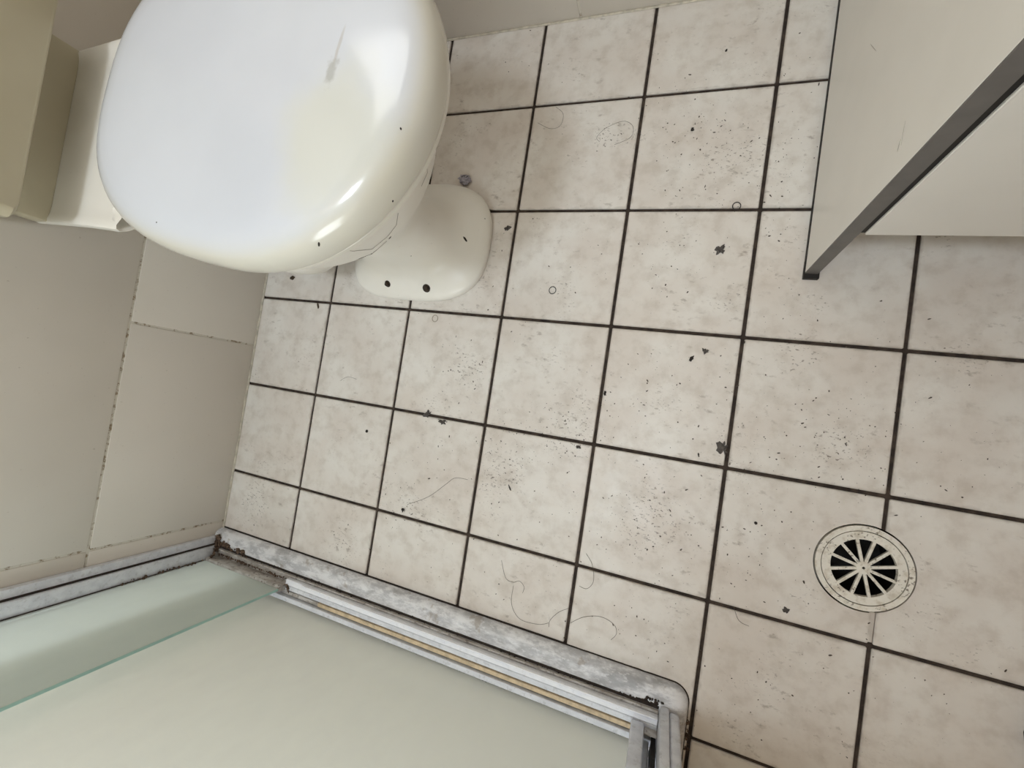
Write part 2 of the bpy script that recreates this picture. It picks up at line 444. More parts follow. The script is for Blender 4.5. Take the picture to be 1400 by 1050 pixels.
# window
win = tag(empty('window_1', ((WX0 + WX1)/2, YB, WZ0)), 'white framed frosted window high above the toilet', kind='structure')
child('pane', box_me(WX0 + .02, WX1 - .02, .240, .246, WZ0 + .02, WZ1 - .02), M['pane'], win)
for (a, b, c, d) in ((WX0, WX0 + .035, WZ0, WZ1), (WX1 - .035, WX1, WZ0, WZ1), (WX0 + .035, WX1 - .035, WZ0, WZ0 + .035), (WX0 + .035, WX1 - .035, WZ1 - .035, WZ1)):
    child('window_frame', box_me(a, b, .215, .255, c, d, .003), M['frame_white'], win)
added_win = tag(empty('added_window', ((SX0 + SX1)/2, YF, SZ0)), 'added white framed frosted window giving fill light through the shower', kind='structure')
child('pane', box_me(SX0 + .02, SX1 - .02, YF - .086, YF - .080, SZ0 + .02, SZ1 - .02), M['pane'], added_win)
for (a, b, c, d) in ((SX0, SX0 + .035, SZ0, SZ1), (SX1 - .035, SX1, SZ0, SZ1), (SX0 + .035, SX1 - .035, SZ0, SZ0 + .035), (SX0 + .035, SX1 - .035, SZ1 - .035, SZ1)):
    child('window_frame', box_me(a, b, YF - .095, YF - .055, c, d, .003), M['frame_white'], added_win)
# silicone along the wall foot
bm = bmesh.new()
pts = [Vector((XL + .0012, YH + .0 + k * (.0 - YH + .15) / 40, .0012 + .0008 * noise.noise((k * 1.3, 0, 0)))) for k in range(41)]
tube_bm(bm, pts, .0024, 6)
tag(link('trim_1', finish(bm), M['silicone']), 'pale silicone bead along the foot of the left wall', kind='structure')
bm = bmesh.new()
pts = [Vector((XL + .01 + k * 1.0 / 40, YB - .0012, .0012 + .0008 * noise.noise((k * 1.7, 3, 0)))) for k in range(41)]
tube_bm(bm, pts, .0022, 6)
tag(link('trim_2', finish(bm), M['silicone']), 'pale silicone bead along the foot of the back wall', kind='structure')

# ------------------------------------------------------------------ toilet
AX = -0.268
def outline(xmin, xmax, hw, xw=None, nr=2.4, nf=2.4, N=72, z=0.0, ay=AX):
    if xw is None: xw = (xmin + xmax) / 2
    out = []
    for k in range(N):
        a = 2 * math.pi * k / N
        c, s = math.cos(a), math.sin(a)
        n_ = nf if c >= 0 else nr
        x = (xmax - xw if c >= 0 else xw - xmin) * math.copysign(abs(c) ** (2 / n_), c)
        # blend exponent of the width so the curve stays continuous at the widest point
        y = hw * math.copysign(abs(s) ** (2 / n_), s)
        out.append(Vector((xw + x, ay + y, z)))
    return out
PIV = Vector((.18, -.270, 0)); SKEW = -.12        # the bowl and the lid sit a little askew on the foot
def skew(pts, w):
    c, s_ = math.cos(SKEW * w), math.sin(SKEW * w)
    return [Vector((PIV.x + (p.x - PIV.x) * c - (p.y - PIV.y) * s_, PIV.y + (p.x - PIV.x) * s_ + (p.y - PIV.y) * c, p.z)) for p in pts]
def ringset(inset, z):
    c, s_ = math.cos(SKEW), math.sin(SKEW)
    pts = outline(-.2566 + inset, .2023 - inset, .1764 - inset, 0.0, 2.75, 2.02, z=z, ay=0.0)
    return [Vector((.2837 + p.x * c - p.y * s_, -.2812 + p.x * s_ + p.y * c, z)) for p in pts]
toilet = empty('toilet', (0.2, AX, 0.0))
tag(toilet, 'white ceramic toilet with closed lid, on the tiles before the left wall', 'toilet')
secs = [  # z, xmin, xmax, halfwidth, widest x, n rear, n front, axis shift
    (.000, .060, .356, .115, .21, 3.6, 2.8), (.010, .059, .358, .117, .21, 3.6, 2.8), (.017, .062, .355, .114, .21, 3.6, 2.8),
    (.024, .068, .347, .106, .21, 3.4, 2.7), (.032, .078, .332, .092, .21, 3.0, 2.6), (.046, .090, .310, .076, .20, 2.6, 2.5),
    (.075, .092, .292, .066, .20, 2.4, 2.3), (.110, .085, .285, .064, .20, 2.2, 2.2), (.150, .070, .292, .070, .20, 2.2, 2.2),
    (.190, .045, .315, .084, .21, 2.2, 2.2), (.225, .020, .343, .104, .22, 2.2, 2.1), (.260, .010, .376, .124, .23, 2.2, 2.0),
    (.300, .010, .410, .142, .24, 2.3, 2.0), (.340, .015, .436, .155, .25, 2.3, 2.0), (.370, .020, .453, .162, .26, 2.5, 2.0),
    (.385, .022, .458, .164, .26, 2.5, 2.0), (.392, .026, .454, .160, .26, 2.5, 2.0)]
rings = []
# smooth interpolation between the sections
def lerp_secs(S, sub=3):
    out = []
    V = [Vector(s[:4] + s[4:7]) if False else s for s in S]
    for i in range(len(V) - 1):
        p0, p1, p2, p3 = V[max(i-1, 0)], V[i], V[i+1], V[min(i+2, len(V)-1)]
        for k in range(sub):
            t_ = k / sub
            out.append(tuple(0.5 * (2*b + (c-a)*t_ + (2*a-5*b+4*c-d)*t_*t_ + (3*b-a-3*c+d)*t_**3) for a, b, c, d in zip(p0, p1, p2, p3)))
    out.append(V[-1]); return out
for (z, a, b, hw, xw, nr, nf) in lerp_secs(secs):
    w_ = min(1, max(0, (z - .10) / .22)); w_ = w_ * w_ * (3 - 2 * w_)
    rings.append(skew(outline(a, b, hw, xw, nr, nf, z=z), w_))
pan = child('pan', finish(loft(rings), 'pan', True, 60), M['ceramic'], toilet)
# trap swelling behind the foot, running to the wall
tr = []
for (x, z, ry, rz_) in ((-.194, .175, .058, .058), (-.15, .175, .060, .060), (-.10, .165, .072, .070), (-.04, .148, .095, .088), (.02, .135, .110, .098), (.06, .138, .109, .095), (.09, .15, .095, .09), (.12, .17, .065, .07), (.16, .18, .03, .03)):
    tr.append([Vector((x, AX + ry * math.cos(2*math.pi*k/32), z + rz_ * math.sin(2*math.pi*k/32))) for k in range(32)])
trap = child('trap', finish(loft(tr), 'trap', True, 60), M['ceramic'], toilet)
# rear platform under the cistern
def plat_outline(z, e=0.0):
    h = [(-.192, .0), (-.192, .128), (-.12, .131), (-.06, .134), (-.02, .137), (.0, .139), (.004, .1385), (.002, .133), (-.008, .126), (-.010, .116), (.0, .104), (.03, .09), (.09, .08), (.12, .0)]
    up = [Vector((x + (e * .3 if x > -.05 else 0), AX + max(0, y - e), z)) for x, y in h]
    dn = [Vector((p.x, 2 * AX - p.y, z)) for p in up[1:-1]]
    return up + dn[::-1]
pr = [plat_outline(.335, .05), plat_outline(.352, .03), plat_outline(.365, .014), plat_outline(.376, .004), plat_outline(.384, .0), plat_outline(.389, .0015), plat_outline(.3905, .006), plat_outline(.388, .016), plat_outline(.387, .03)]
platform = child('rear_platform', finish(loft(pr), 'platform', True, 50), M['ceramic'], toilet)
# seat ring
seat = child('seat', finish(loft([ringset(.012, .392), ringset(.006, .3945), ringset(.005, .400), ringset(.009, .4045)]), 'seat', True, 50), M['seat'], toilet)
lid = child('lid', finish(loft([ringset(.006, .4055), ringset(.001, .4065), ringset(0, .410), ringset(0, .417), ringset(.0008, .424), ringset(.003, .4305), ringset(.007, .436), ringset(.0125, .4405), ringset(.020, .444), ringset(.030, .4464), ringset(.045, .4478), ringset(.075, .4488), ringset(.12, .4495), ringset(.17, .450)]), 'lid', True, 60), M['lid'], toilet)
for dy in (-.075, .075):
    bm = bmesh.new()
    tube_bm(bm, [(.040, AX + dy - .016, .3975), (.040, AX + dy + .016, .3975)], .0065, 16)
    add_box(bm, .03, .06, AX + dy - .012, AX + dy + .012, .385, .392)
    child('hinge', finish(bm, 'hinge', True), M['seat'], toilet)
# cistern
def rrect(x0, x1, y0, y1, r, z, n=6):
    out = []
    for (cx, cy, a0) in ((x1 - r, y1 - r, 0), (x0 + r, y1 - r, 90), (x0 + r, y0 + r, 180), (x1 - r, y0 + r, 270)):
        for k in range(n + 1):
            a = math.radians(a0 + 90 * k / n); out.append(Vector((cx + r * math.cos(a), cy + r * math.sin(a), z)))
    return out
CX1, CH = -.068, .152
cr = []
for (z, i_) in ((.448, .012), (.451, .005), (.456, .0), (.55, -.002), (.70, -.004), (.765, -.004)):
    cr.append(rrect(-.192, CX1 - i_, AX - CH + i_, AX + CH - i_, .014, z))
cist = child('cistern', finish(loft(cr), 'cistern', True, 45), M['cistern'], toilet)
lr = [rrect(-.192, CX1 + .010 - i_, AX - CH - .008 + i_, AX + CH + .008 - i_, .02, z) for z, i_ in ((.766, .004), (.769, 0), (.79, 0), (.798, .005), (.801, .014))]
clid = child('cistern_lid', finish(loft(lr), 'cl', True, 45), M['cistern'], cist)
for o_ in (clid,): o_.location = (0, 0, 0)
bm = bmesh.new(); bmesh.ops.create_cone(bm, cap_ends=True, segments=32, radius1=.02, radius2=.018, depth=.008); bmesh.ops.translate(bm, verts=bm.verts, vec=(-.125, AX, .804))
b_ = child('flush_button', finish(bm), M['alu_glare_white'], cist); b_.location = (0, 0, 0)
child('riser', box_me(-.192, -.158, AX - .128, AX + .128, .386, .4485, .004, 2), M['cistern'], toilet)
# foot bolts on the near side
bvh = BVHTree.FromPolygons([v.co.copy() for v in pan.data.vertices], [p.vertices[:] for p in pan.data.polygons])
for (u, v, r) in ((530, 388, .0048), (583, 394, .0058)):
    h = bvh.ray_cast(CAM, ray(u, v).normalized())
    if h[0] is None: continue
    p, nrm = h[0], h[1]
    bm = bmesh.new(); bmesh.ops.create_cone(bm, cap_ends=True, segments=12, radius1=r, radius2=r * .7, depth=.007)
    bmesh.ops.create_cone(bm, cap_ends=True, segments=16, radius1=r * 1.45, radius2=r * 1.35, depth=.0016, matrix=Matrix.Translation((0, 0, -.002)))
    bmesh.ops.transform(bm, matrix=Matrix.Translation(p + nrm * .002) @ nrm.to_track_quat('Z', 'Y').to_matrix().to_4x4(), verts=bm.verts)
    o_ = child('foot_bolt', finish(bm), M['bolt'], toilet); o_['label'] = 'rusty brown floor bolt'

# ------------------------------------------------------------------ vanity
VX, VY = .868, -.301
van = empty('vanity_cabinet', (1.2, VY, 0)); tag(van, 'white laminate vanity cabinet with grey edge, on the floor at the right', 'cabinet')
child('side_panel', box_me(VX, VX + .0165, VY + .0012, YB - .001, .008, .80, .0006, 1), M['panel'], van)
child('edge_strip', box_me(VX + .0002, VX + .0163, VY - .0006, VY + .0012, .008, .80), M['strip'], van)
child('side_panel', box_me(XR - .02, XR - .003, VY + .0012, YB - .001, .008, .80, .0006, 1), M['panel'], van)
child('foot_pad', box_me(VX - .0012, VX + .0185, VY - .0075, VY + .02, .0003, .0079, .0005, 1), M['black'], van)
child('foot_pad', box_me(VX - .0008, VX + .0165, VY + .02, YB - .002, .0003, .0079), M['black'], van)
child('bottom_panel', box_me(VX + .0167, XR - .0205, VY + .03, YB - .002, .150, .166), M['panel'], van)
child('kick_board', box_me(VX + .0167, XR - .0205, VY + .085, VY + .10, .001, .149), M['panel'], van)
for (u, v, du, dv, r_) in ((1238, 165, -6, 34, .0005), (1232, 190, -5, 18, .0008), (1190, 60, 8, 10, .0005)):
    q = []
    for k in range(5):
        d = ray(u + du * k / 4, v + dv * k / 4); q.append(CAM + d * ((VX - CAM.x) / d.x))
    bm = bmesh.new(); tube_bm(bm, q, r_, 5, taper=lambda f: .3 + 1.2 * f * (1 - f) * 2)
    child('scuff', finish(bm), M['scuff'], van)
child('gap_shade_strip', box_me(VX + .0164, VX + .0222, VY + .0016, VY + .03, .149, .80), M['black'], van)  # black strip stands in for the shade inside the door gap
d_ = child('door', box_me(VX + .0222, 1.235, VY - .001, VY + .016, .1485, .775, .0008, 1), M['panel'], van)
h_ = child('door_handle', box_me(1.205, 1.215, VY - .025, VY - .0012, .60, .72, .003), M['alu'], d_); h_.location = (0, 0, 0)
d_ = child('door', box_me(1.238, XR - .022, VY - .001, VY + .016, .1485, .775, .0008, 1), M['panel'], van)
h_ = child('door_handle', box_me(1.258, 1.268, VY - .025, VY - .0012, .60, .72, .003), M['alu'], d_); h_.location = (0, 0, 0)
child('top', box_me(VX - .008, XR - .003, VY - .012, YB - .001, .8005, .83, .004), M['ceramic'], van)

# ------------------------------------------------------------------ shower kerb
def kerb_poly(e, z):
    r = .024; xr = .792 - e; yo = YH - e
    pts = [Vector((XL + .001, yo, z))]
    for k in range(9):
        a = math.radians(90 - 90 * k / 8); pts.append(Vector((xr - r + r * math.cos(a), yo - r + r * math.sin(a), z)))
    pts += [Vector((xr + .006, YF + .002, z)), Vector((.735, YF + .002, z)), Vector((.735, -1.042, z)), Vector((XL + .001, -1.042, z))]
    return pts
kr = [kerb_poly(0, -.0034), kerb_poly(0, .006), kerb_poly(.0025, .0125), kerb_poly(.008, .0175), kerb_poly(.016, .020)]
bm = loft(kr)
hob = tag(link('shower_kerb', finish(bm, 'kerb', True, 40), M['hob']), 'low scuffed grey and white kerb under the shower screen', 'kerb')
# dark joint lines at the kerb edge
bm = bmesh.new()
n_ = 110
pts = [Vector((XL + .002 + k * (.768 - XL) / n_, YH + .0006 + .0008 * noise.noise((k * .7, 1, 0)), .0004)) for k in range(n_)]
pts += [Vector((.792 - .024 + .0245 * math.cos(a), YH - .024 + .0245 * math.sin(a), .0004)) for a in [math.radians(85 - 10 * q) for q in range(9)]]
pts += [Vector((.7925 + .006 * k / 30, YH - .03 - k * .03, .0004)) for k in range(30)]
tube_bm(bm, pts, .0014, 5)
child('mould_line', finish(bm), M['dark_line'], hob)

# ------------------------------------------------------------------ shower screen frame
ZK = .020
fr = empty('shower_screen', (.28, -.99, ZK)); tag(fr, 'aluminium shower screen with bottom track, corner post and fixed glass pane on the kerb', 'shower screen')
XE = .752
def strip(name, y0, y1, z0, z1, mat, x0=XL + .014, x1=XE, bev=.0008, parent=fr):
    return child(name, box_me(x0, x1, y0, y1, z0, z1, bev, 1), mat, parent)
strip('track_base', -1.036, -.968, ZK + .0003, .0235, M['alu_dirty'])
strip('mould_strip', -.9674, -.9632, ZK - .0005, ZK + .0007, M['dark_line'], bev=.0002)
strip('outer_lip', -.9705, -.9675, .0236, .0262, M['alu_dirty'])
strip('outer_rail', -.984, -.9725, .0236, .0330, M['alu_glare_white'], x0=.037)
strip('outer_rail_ridge', -.9755, -.9725, .0331, .0365, M['alu_glare_white'], x0=.08)
strip('outer_rail_step', -.994, -.9852, .0236, .0315, M['alu'], x0=.037)
strip('guide_strip', -1.005, -.998, .0236, .0290, M['tan'], x0=.12)
strip('guide_bed', -1.005, -.998, .0236, .0275, M['alu_dirty'], x0=.037, x1=.119)
strip('inner_rail', -1.0165, -1.0075, .0236, .0325, M['alu'])
strip('inner_lip', -1.036, -1.032, .0236, .030, M['alu_dirty'])
# wall jamb: two ribs
child('wall_jamb', box_me(XL + .0005, XL + .012, -1.030, -.945, ZK + .0003, 1.9, .0015, 2), M['alu'], fr)
child('jamb_rib', box_me(XL + .0122, XL + .020, -1.000, -.962, ZK + .004, 1.9, .0015, 2), M['alu'], fr)
child('jamb_seal', box_me(XL + .0122, XL + .0150, -.9618, -.9590, ZK + .004, 1.9), M['dark_line'], fr)
child('jamb_seal', box_me(XL + .0202, XL + .0225, -.990, -.9862, ZK + .03, 1.9), M['dark_line'], fr)
# corner post, strike stile
child('corner_post', box_me(.753, .766, -.998, -.960, ZK + .0003, 1.9, .003, 2), M['alu'], fr)
child('corner_post', box_me(.7665, .781, -.998, -.964, ZK + .0003, 1.9, .004, 3), M['alu'], fr)
child('strike_stile', box_me(.716, .735, -1.002, -.9845, .0335, 1.9, .003, 3), M['alu'], fr)
child('post_web', box_me(.7355, .7525, -.9915, -.9895, .034, .0485, .0004, 1), M['alu_dirty'], fr)
# return screen running along the side of the shower
child('return_track', box_me(.755, .781, YF + .002, -.999, ZK + .0003, .034, .0015, 2), M['alu'], fr)
child('dark_gap_fill', box_me(.746, .7525, -1.06, -.9995, .0245, 1.9), M['black'], fr)  # black fill for the dark gap between stile and post
child('side_pane', box_me(.765, .771, YF + .004, -1.0, .0345, 1.88), M['glass'], fr)
# fixed pane with the bare green edge
YP1 = -.9895
fp = child('fixed_pane', box_me(XL + .0205, .0360, YP1 - .0022, YP1 + .0022, .0485, 1.88), M['glass2'], fr); fp['label'] = 'green-edged glass pane beside the left wall'
for n_, m_, mt_ in (('glass_edge', box_me(.0361, .0368, YP1 - .0022, YP1 + .0022, .0485, 1.88), M['glass_edge']), ('bottom_rail', box_me(XL + .0215, .036, YP1 - .0065, YP1 + .0075, .0237, .048, .0012, 2), M['alu_dirty'])):
    child(n_, m_, mt_, fp).location = (0, 0, 0)

# sliding door
YP2 = -1.0245
sd = empty('sliding_shower_door', (.36, YP2, .0236)); tag(sd, 'milky scum-filmed sliding glass shower door behind the bottom track', 'shower door')
child('glass', box_me(-.045, .729, YP2 - .003, YP2 + .003, .0245, 1.88), M['glass'], sd)
child('stile', box_me(.7300, .7440, -1.031, -1.0090, .0245, 1.9, .003, 3), M['alu'], sd)
# grime lumps packed into the frame corner
def lump_strip(name, pts, r, mat, parent, seed=0, n=10, amp=.7):
    """crumbs of packed grime along a line, joined into one part"""
    P = catmull(pts, 14); bm = bmesh.new(); rr = random.Random(seed + 40)
    ln = sum((b - a).length for a, b in zip(P, P[1:])); cnt = int(ln / r * 1.7) + 8
    for k in range(cnt):
        f = rr.random() * (len(P) - 1); q = P[int(f)].lerp(P[min(int(f) + 1, len(P) - 1)], f - int(f))
        s_ = r * rr.uniform(.35, 1.0) * (.55 + .6 * abs(noise.noise(q * 60 + Vector((seed, 0, 0)))) * 2)
        q = q + Vector((rr.gauss(0, 1), rr.gauss(0, 1), rr.gauss(0, .25))) * r * .35
        g0 = len(bm.verts)
        g_ = bmesh.ops.create_icosphere(bm, subdivisions=1, radius=s_)
        for v in g_['verts']:
            v.co = Vector((v.co.x * rr.uniform(.7, 1.3), v.co.y * rr.uniform(.7, 1.2), v.co.z * rr.uniform(.4, .8))) + q
    o = child(name, finish(bm, name, True, 40), mat, parent); o['kind'] = 'stuff'
    return o
lump_strip('grime', [(XL + .012, -.940, .0215), (XL + .022, -.955, .022), (XL + .04, -.957, .021), (XL + .065, -.961, .0205), (XL + .10, -.964, .0205)], .0075, M['grime'], fr, 1)
lump_strip('grime', [(XL + .01, -.944, .021), (XL + .02, -.965, .024), (XL + .03, -.978, .03)], .008, M['grime'], fr, 31)
lump_strip('grime', [(XL + .02, -.958, .028), (XL + .026, -.970, .034), (XL + .03, -.982, .045), (XL + .023, -.985, .12), (XL + .022, -.986, .2)], .0038, M['grime'], fr, 5)
lump_strip('grime', [(XL + .06, -.9655, .0207), (0, -.9655, .0205), (.12, -.9655, .0205), (.3, -.9655, .0205), (.5, -.9655, .0205), (.66, -.9655, .0205), (.75, -.962, .0205)], .0024, M['dark_line'], fr, 9, 6, .9)
lump_strip('grime', [(.03, -.983, .034), (.043, -.986, .034), (.046, -.998, .029)], .0042, M['grime'], fr, 12)
lump_strip('grime', [(XL + .03, -.9785, .0245), (-.06, -.9785, .0245), (.03, -.9785, .0245)], .0026, M['grime'], fr, 15, 6, .9)
lump_strip('grime', [(.02, -1.0195, .0245), (.2, -1.0195, .0245), (.45, -1.0195, .0245), (.70, -1.0195, .0245)], .0017, M['dark_line'], fr, 19, 6, .9)
lump_strip('grime', [(.735, -.957, .0215), (.748, -.9565, .022), (.757, -.957, .0215)], .003, M['dark_line'], fr, 22)
lump_strip('grime', [(.784, -.968, .004), (.795, -.985, .002), (.796, -1.02, .002)], .004, M['grime'], hob, 25)

# ------------------------------------------------------------------ floor drain
dr = empty('floor_drain', (DX, DY, 0)); tag(dr, 'round dirty white plastic floor drain with twelve spokes set in the tiles', 'drain')
bm = bmesh.new(); disc_ring(bm, DX, DY, .0496, DR - .0016, -.012, .0012)
child('flange', finish(bm), M['drain'], dr)
bm = bmesh.new(); disc_ring(bm, DX, DY, .0380, .0485, -.006, .0006)
child('grate_rim', finish(bm), M['drain'], dr)
bm = bmesh.new(); disc_ring(bm, DX, DY, .0460, .0575, -.07, -.0125)
bmesh.ops.create_circle(bm, cap_ends=True, segments=48, radius=.0575, matrix=Matrix.Translation((DX, DY, -.07)))
child('drain_well', finish(bm), M['well'], dr)
pa = fl(1225, 777) - fl(1177.6, 777.4)
a0 = math.atan2(pa.y, pa.x)
spoke = None
for k in range(12):
    bm = bmesh.new(); add_box(bm, .006, .0384, -.0021, .0021, -.006, .0003)
    for v in bm.verts:
        if v.co.z < -.003: v.co.y *= .6
    bmesh.ops.bevel(bm, geom=bm.edges[:], offset=.0006, segments=1, affect='EDGES')
    if spoke is None: spoke = finish(bm, 'spoke')
    else: bm.free()
    o_ = link('spoke', spoke, M['drain'], dr); o_.rotation_euler = (0, 0, a0 + k * math.pi / 6)
bm = bmesh.new(); disc_ring(bm, 0, 0, .0018, .0085, -.006, .0010, 24)
o_ = link('hub', finish(bm), M['drain'], dr)
bm = bmesh.new(); bmesh.ops.create_cone(bm, cap_ends=True, segments=12, radius1=.0017, radius2=.0017, depth=.003, matrix=Matrix.Translation((0, 0, -.0025)))
link('screw', finish(bm), M['bolt'], dr)

# ------------------------------------------------------------------ shoe at the right edge
p = fl(1403, 990)
sh = empty('shoe', (p.x + .14, p.y - .01, 0)); tag(sh, 'dark shoe whose toe just enters at the right edge of the photo', 'shoe')
def shoe_sec(x, hw, z0, z1, n=20):
    out = []
    for k in range(n):
        a = 2 * math.pi * k / n
        c, s = math.cos(a), math.sin(a)
        zc, hz = (z0 + z1) / 2, (z1 - z0) / 2
        out.append(Vector((x, hw * math.copysign(abs(c) ** .75, c), zc + hz * math.copysign(abs(s) ** .75, s))))
    return out
up = [(-.139, .012, .016, .030), (-.136, .024, .0155, .042), (-.125, .036, .015, .052), (-.10, .045, .015, .058), (-.06, .048, .015, .066), (-.02, .045, .015, .082), (.03, .039, .015, .100), (.09, .036, .015, .106), (.125, .030, .015, .098), (.138, .018, .016, .085)]
o_ = link('upper', finish(loft([shoe_sec(*s_) for s_ in up]), 'upper', True, 60), M['shoe'], sh)
def sole_ring(z, e=0):
    pts = []
    base = [(-.142, 0), (-.139, .018), (-.128, .036), (-.10, .047), (-.06, .050), (-.02, .046), (.03, .040), (.09, .038), (.125, .032), (.140, .018), (.143, 0)]
    a = [Vector((x, y, z)) for x, y in base]; b = [Vector((x, -y, z)) for x, y in base[1:-1]]
    return a + b[::-1]
link('sole', finish(loft([sole_ring(.0003), sole_ring(.017)]), 'sole', True), M['sole'], sh)

# ------------------------------------------------------------------ debris on the floor
def flake_me(r, seed, flat=.35, n=26, spik=.5):
    rr = random.Random(seed); prof = []
    for k in range(n):
        a = 2 * math.pi * k / n
        q = 1 + spik * 1.1 * noise.noise((math.cos(a) * 1.3 + seed * 7.1, math.sin(a) * 1.3, seed)) + spik * .7 * noise.noise((math.cos(a) * 3.5, math.sin(a) * 3.5 + seed * 3.7, seed)) + rr.uniform(-.12, .12) * spik
        prof.append((a, r * max(.25, q * .9)))
    rings = []
    for sc, z in ((.94, 0), (1.0, .2), (.78, .6), (.5, .95), (.2, .8)):
        rings.append([Vector((q * sc * math.cos(a), q * sc * math.sin(a), z * r * flat * rr.uniform(.55, 1.25) if z else 0)) for a, q in prof])
    return finish(loft(rings), 'flake', True, 50)
def clump(name, u, v, rpx, label, cat, mat, sx=1.0, sy=1.0, rot=0.0, seed=0, flat=.35, spik=.5):
    p = fl(u, v); s = (fl(u + rpx, v) - p).length * .74
    o = link(name, flake_me(s, seed, flat, 26, spik), mat, None, (p.x, p.y, .0003))
    o.scale = (sx, sy, 1); o.rotation_euler = (0, 0, rot)
    return tag(o, label, cat)
clump('lint_clump', 985, 341, 10.5, 'star-shaped grey lint clump on a tile left of the vanity foot', 'lint', M['lint'], 1, .85, .4, 3, .3, .75)
clump('dirt_chip', 945, 491, 5.5, 'dark elongated chip on the tile, below and left of the vanity', 'dirt chip', M['lint_dark'], .7, 1.3, -.5, 4, .3, .5)
clump('lint_clump', 964, 480, 5.5, 'small faint grey lint beside a dark elongated chip', 'lint', M['lint'], 1, 1, 0, 5, .2, .8)
clump('lint_clump', 989, 612, 15, 'largest dark grey lint clump lying across a vertical joint', 'lint', M['lint'], .7, 1.05, .2, 6, .25, .8)
clump('lint_clump', 955, 622, 4, 'tiny dark sliver left of the largest lint clump', 'lint', M['lint_dark'], .4, 1.2, .3, 7, .3, .4)
clump('lint_clump', 585, 566, 6.5, 'grey lint clump on a joint, left one of a pair', 'lint', M['lint'], 1.1, .9, .5, 8, .3, .8)
clump('lint_clump', 605.5, 577, 6, 'grey lint clump just below a joint, right one of a pair', 'lint', M['lint'], 1.2, .7, -.2, 9, .3, .7)
clump('lint_clump', 1074, 834, 6.5, 'round grey lint on the tile to the left of the drain', 'lint', M['lint'], 1, 1, 0, 10, .3, .5)
clump('lint_clump', 694, 312, 6, 'grey lint on the tile beside the toilet foot', 'lint', M['lint'], .8, 1.1, -.4, 11, .3, .7)
clump('dirt_chip', 947, 177, 4.2, 'small dark crumb on a tile in the upper part of the floor', 'dirt chip', M['lint_dark'], 1, 1, 0, 12, .3, .7)
clump('dirt_chip', 1033, 715, 3.4, 'small round black crumb on the tile above and left of the drain', 'dirt chip', M['lint_dark'], 1, 1, 0, 13, .4, .3)
clump('dirt_chip', 827, 538, 4.2, 'dark crumb stuck to the vertical joint in the middle of the floor', 'dirt chip', M['lint_dark'], .7, 1.2, .2, 14, .3, .6)
clump('dirt_chip', 791, 611, 4.2, 'dark crumb under a horizontal joint near the middle of the floor', 'dirt chip', M['lint'], 1.2, .8, 0, 15, .3, .6)
clump('dirt_chip', 697, 667, 5, 'thin dark sliver lying aslant on a tile above the kerb', 'dirt chip', M['lint'], .3, 1.2, .55, 16, .3, .3)
clump('dirt_chip', 400, 380, 4, 'brown crumb on the tile between left wall and toilet', 'dirt chip', M['brown'], 1.2, .8, 0, 17, .4, .5)
clump('dirt_chip', 435, 418, 4.6, 'brown sliver just below a joint near the left wall', 'dirt chip', M['brown'], .4, 1.2, .4, 18, .3, .3)
clump('dirt_chip', 551, 697, 3.6, 'dark crumb on a horizontal joint above the kerb', 'dirt chip', M['lint_dark'], .8, 1.1, .2, 19, .3, .6)
clump('dirt_chip', 501.5, 589.5, 2.6, 'lone round black crumb on a clean tile near the left wall', 'dirt chip', M['lint_dark'], 1, 1, 0, 20, .4, .3)
clump('dirt_chip', 1261, 688, 4.5, 'dark crumb in the joint above and right of the drain', 'dirt chip', M['lint_dark'], 1.3, .7, -.3, 21, .5, .4)
clump('dirt_chip', 993, 69, 3, 'dark crumb on the tile by the back wall', 'dirt chip', M['lint_dark'], .7, 1.2, -.3, 22, .4, .4)
# crumpled scrap of paper next to the toilet foot
p = fl(637, 248)
bm = bmesh.new(); bmesh.ops.create_icosphere(bm, subdivisions=3, radius=.011)
for v in bm.verts:
    v.co *= 1 + .55 * noise.noise(v.co * 260); v.co.z = max(-.0005, v.co.z * .6 + .004)
    v.co.x *= 1.05; v.co.y *= .85
o_ = link('paper_scrap', finish(bm, 'paper', False), M['purple'], None, (p.x, p.y, .0006)); tag(o_, 'small crumpled grey-violet scrap against the toilet foot', 'paper scrap')
bm = bmesh.new()
for q in ((-.006, .004, -.001, .006), (.001, .002, .001, .007), (.004, .003, .008, .005)):
    tube_bm(bm, [(q[0], q[1], .0085), ((q[0] + q[2]) / 2, (q[1] + q[3]) / 2 - .001, .0095), (q[2], q[3], .0085)], .0008, 5)
link('dark_fleck', finish(bm), M['lint_dark'], o_)
# small elastic rings
for (u, v, rpx, mat, lab) in ((1007, 282, 5.6, 'elastic', 'small dark ring on the joint left of the vanity'), (755.5, 397, 4.6, 'elastic', 'small dark ring on the tile right of the toilet foot'), (595, 435.5, 3.8, 'elastic_pale', 'small pale ring on the tile below the toilet foot')):
    p = fl(u, v); s = (fl(u + rpx, v) - p).length; bm = bmesh.new()
    tube_bm(bm, [(s * math.cos(a), s * math.sin(a) * 1.05, .0008) for a in [2 * math.pi * k / 28 for k in range(28)]], .00068, 6, True)
    tag(link('elastic_ring', finish(bm), M[mat], None, (p.x, p.y, .0001)), lab, 'ring', 'small rings on the floor')

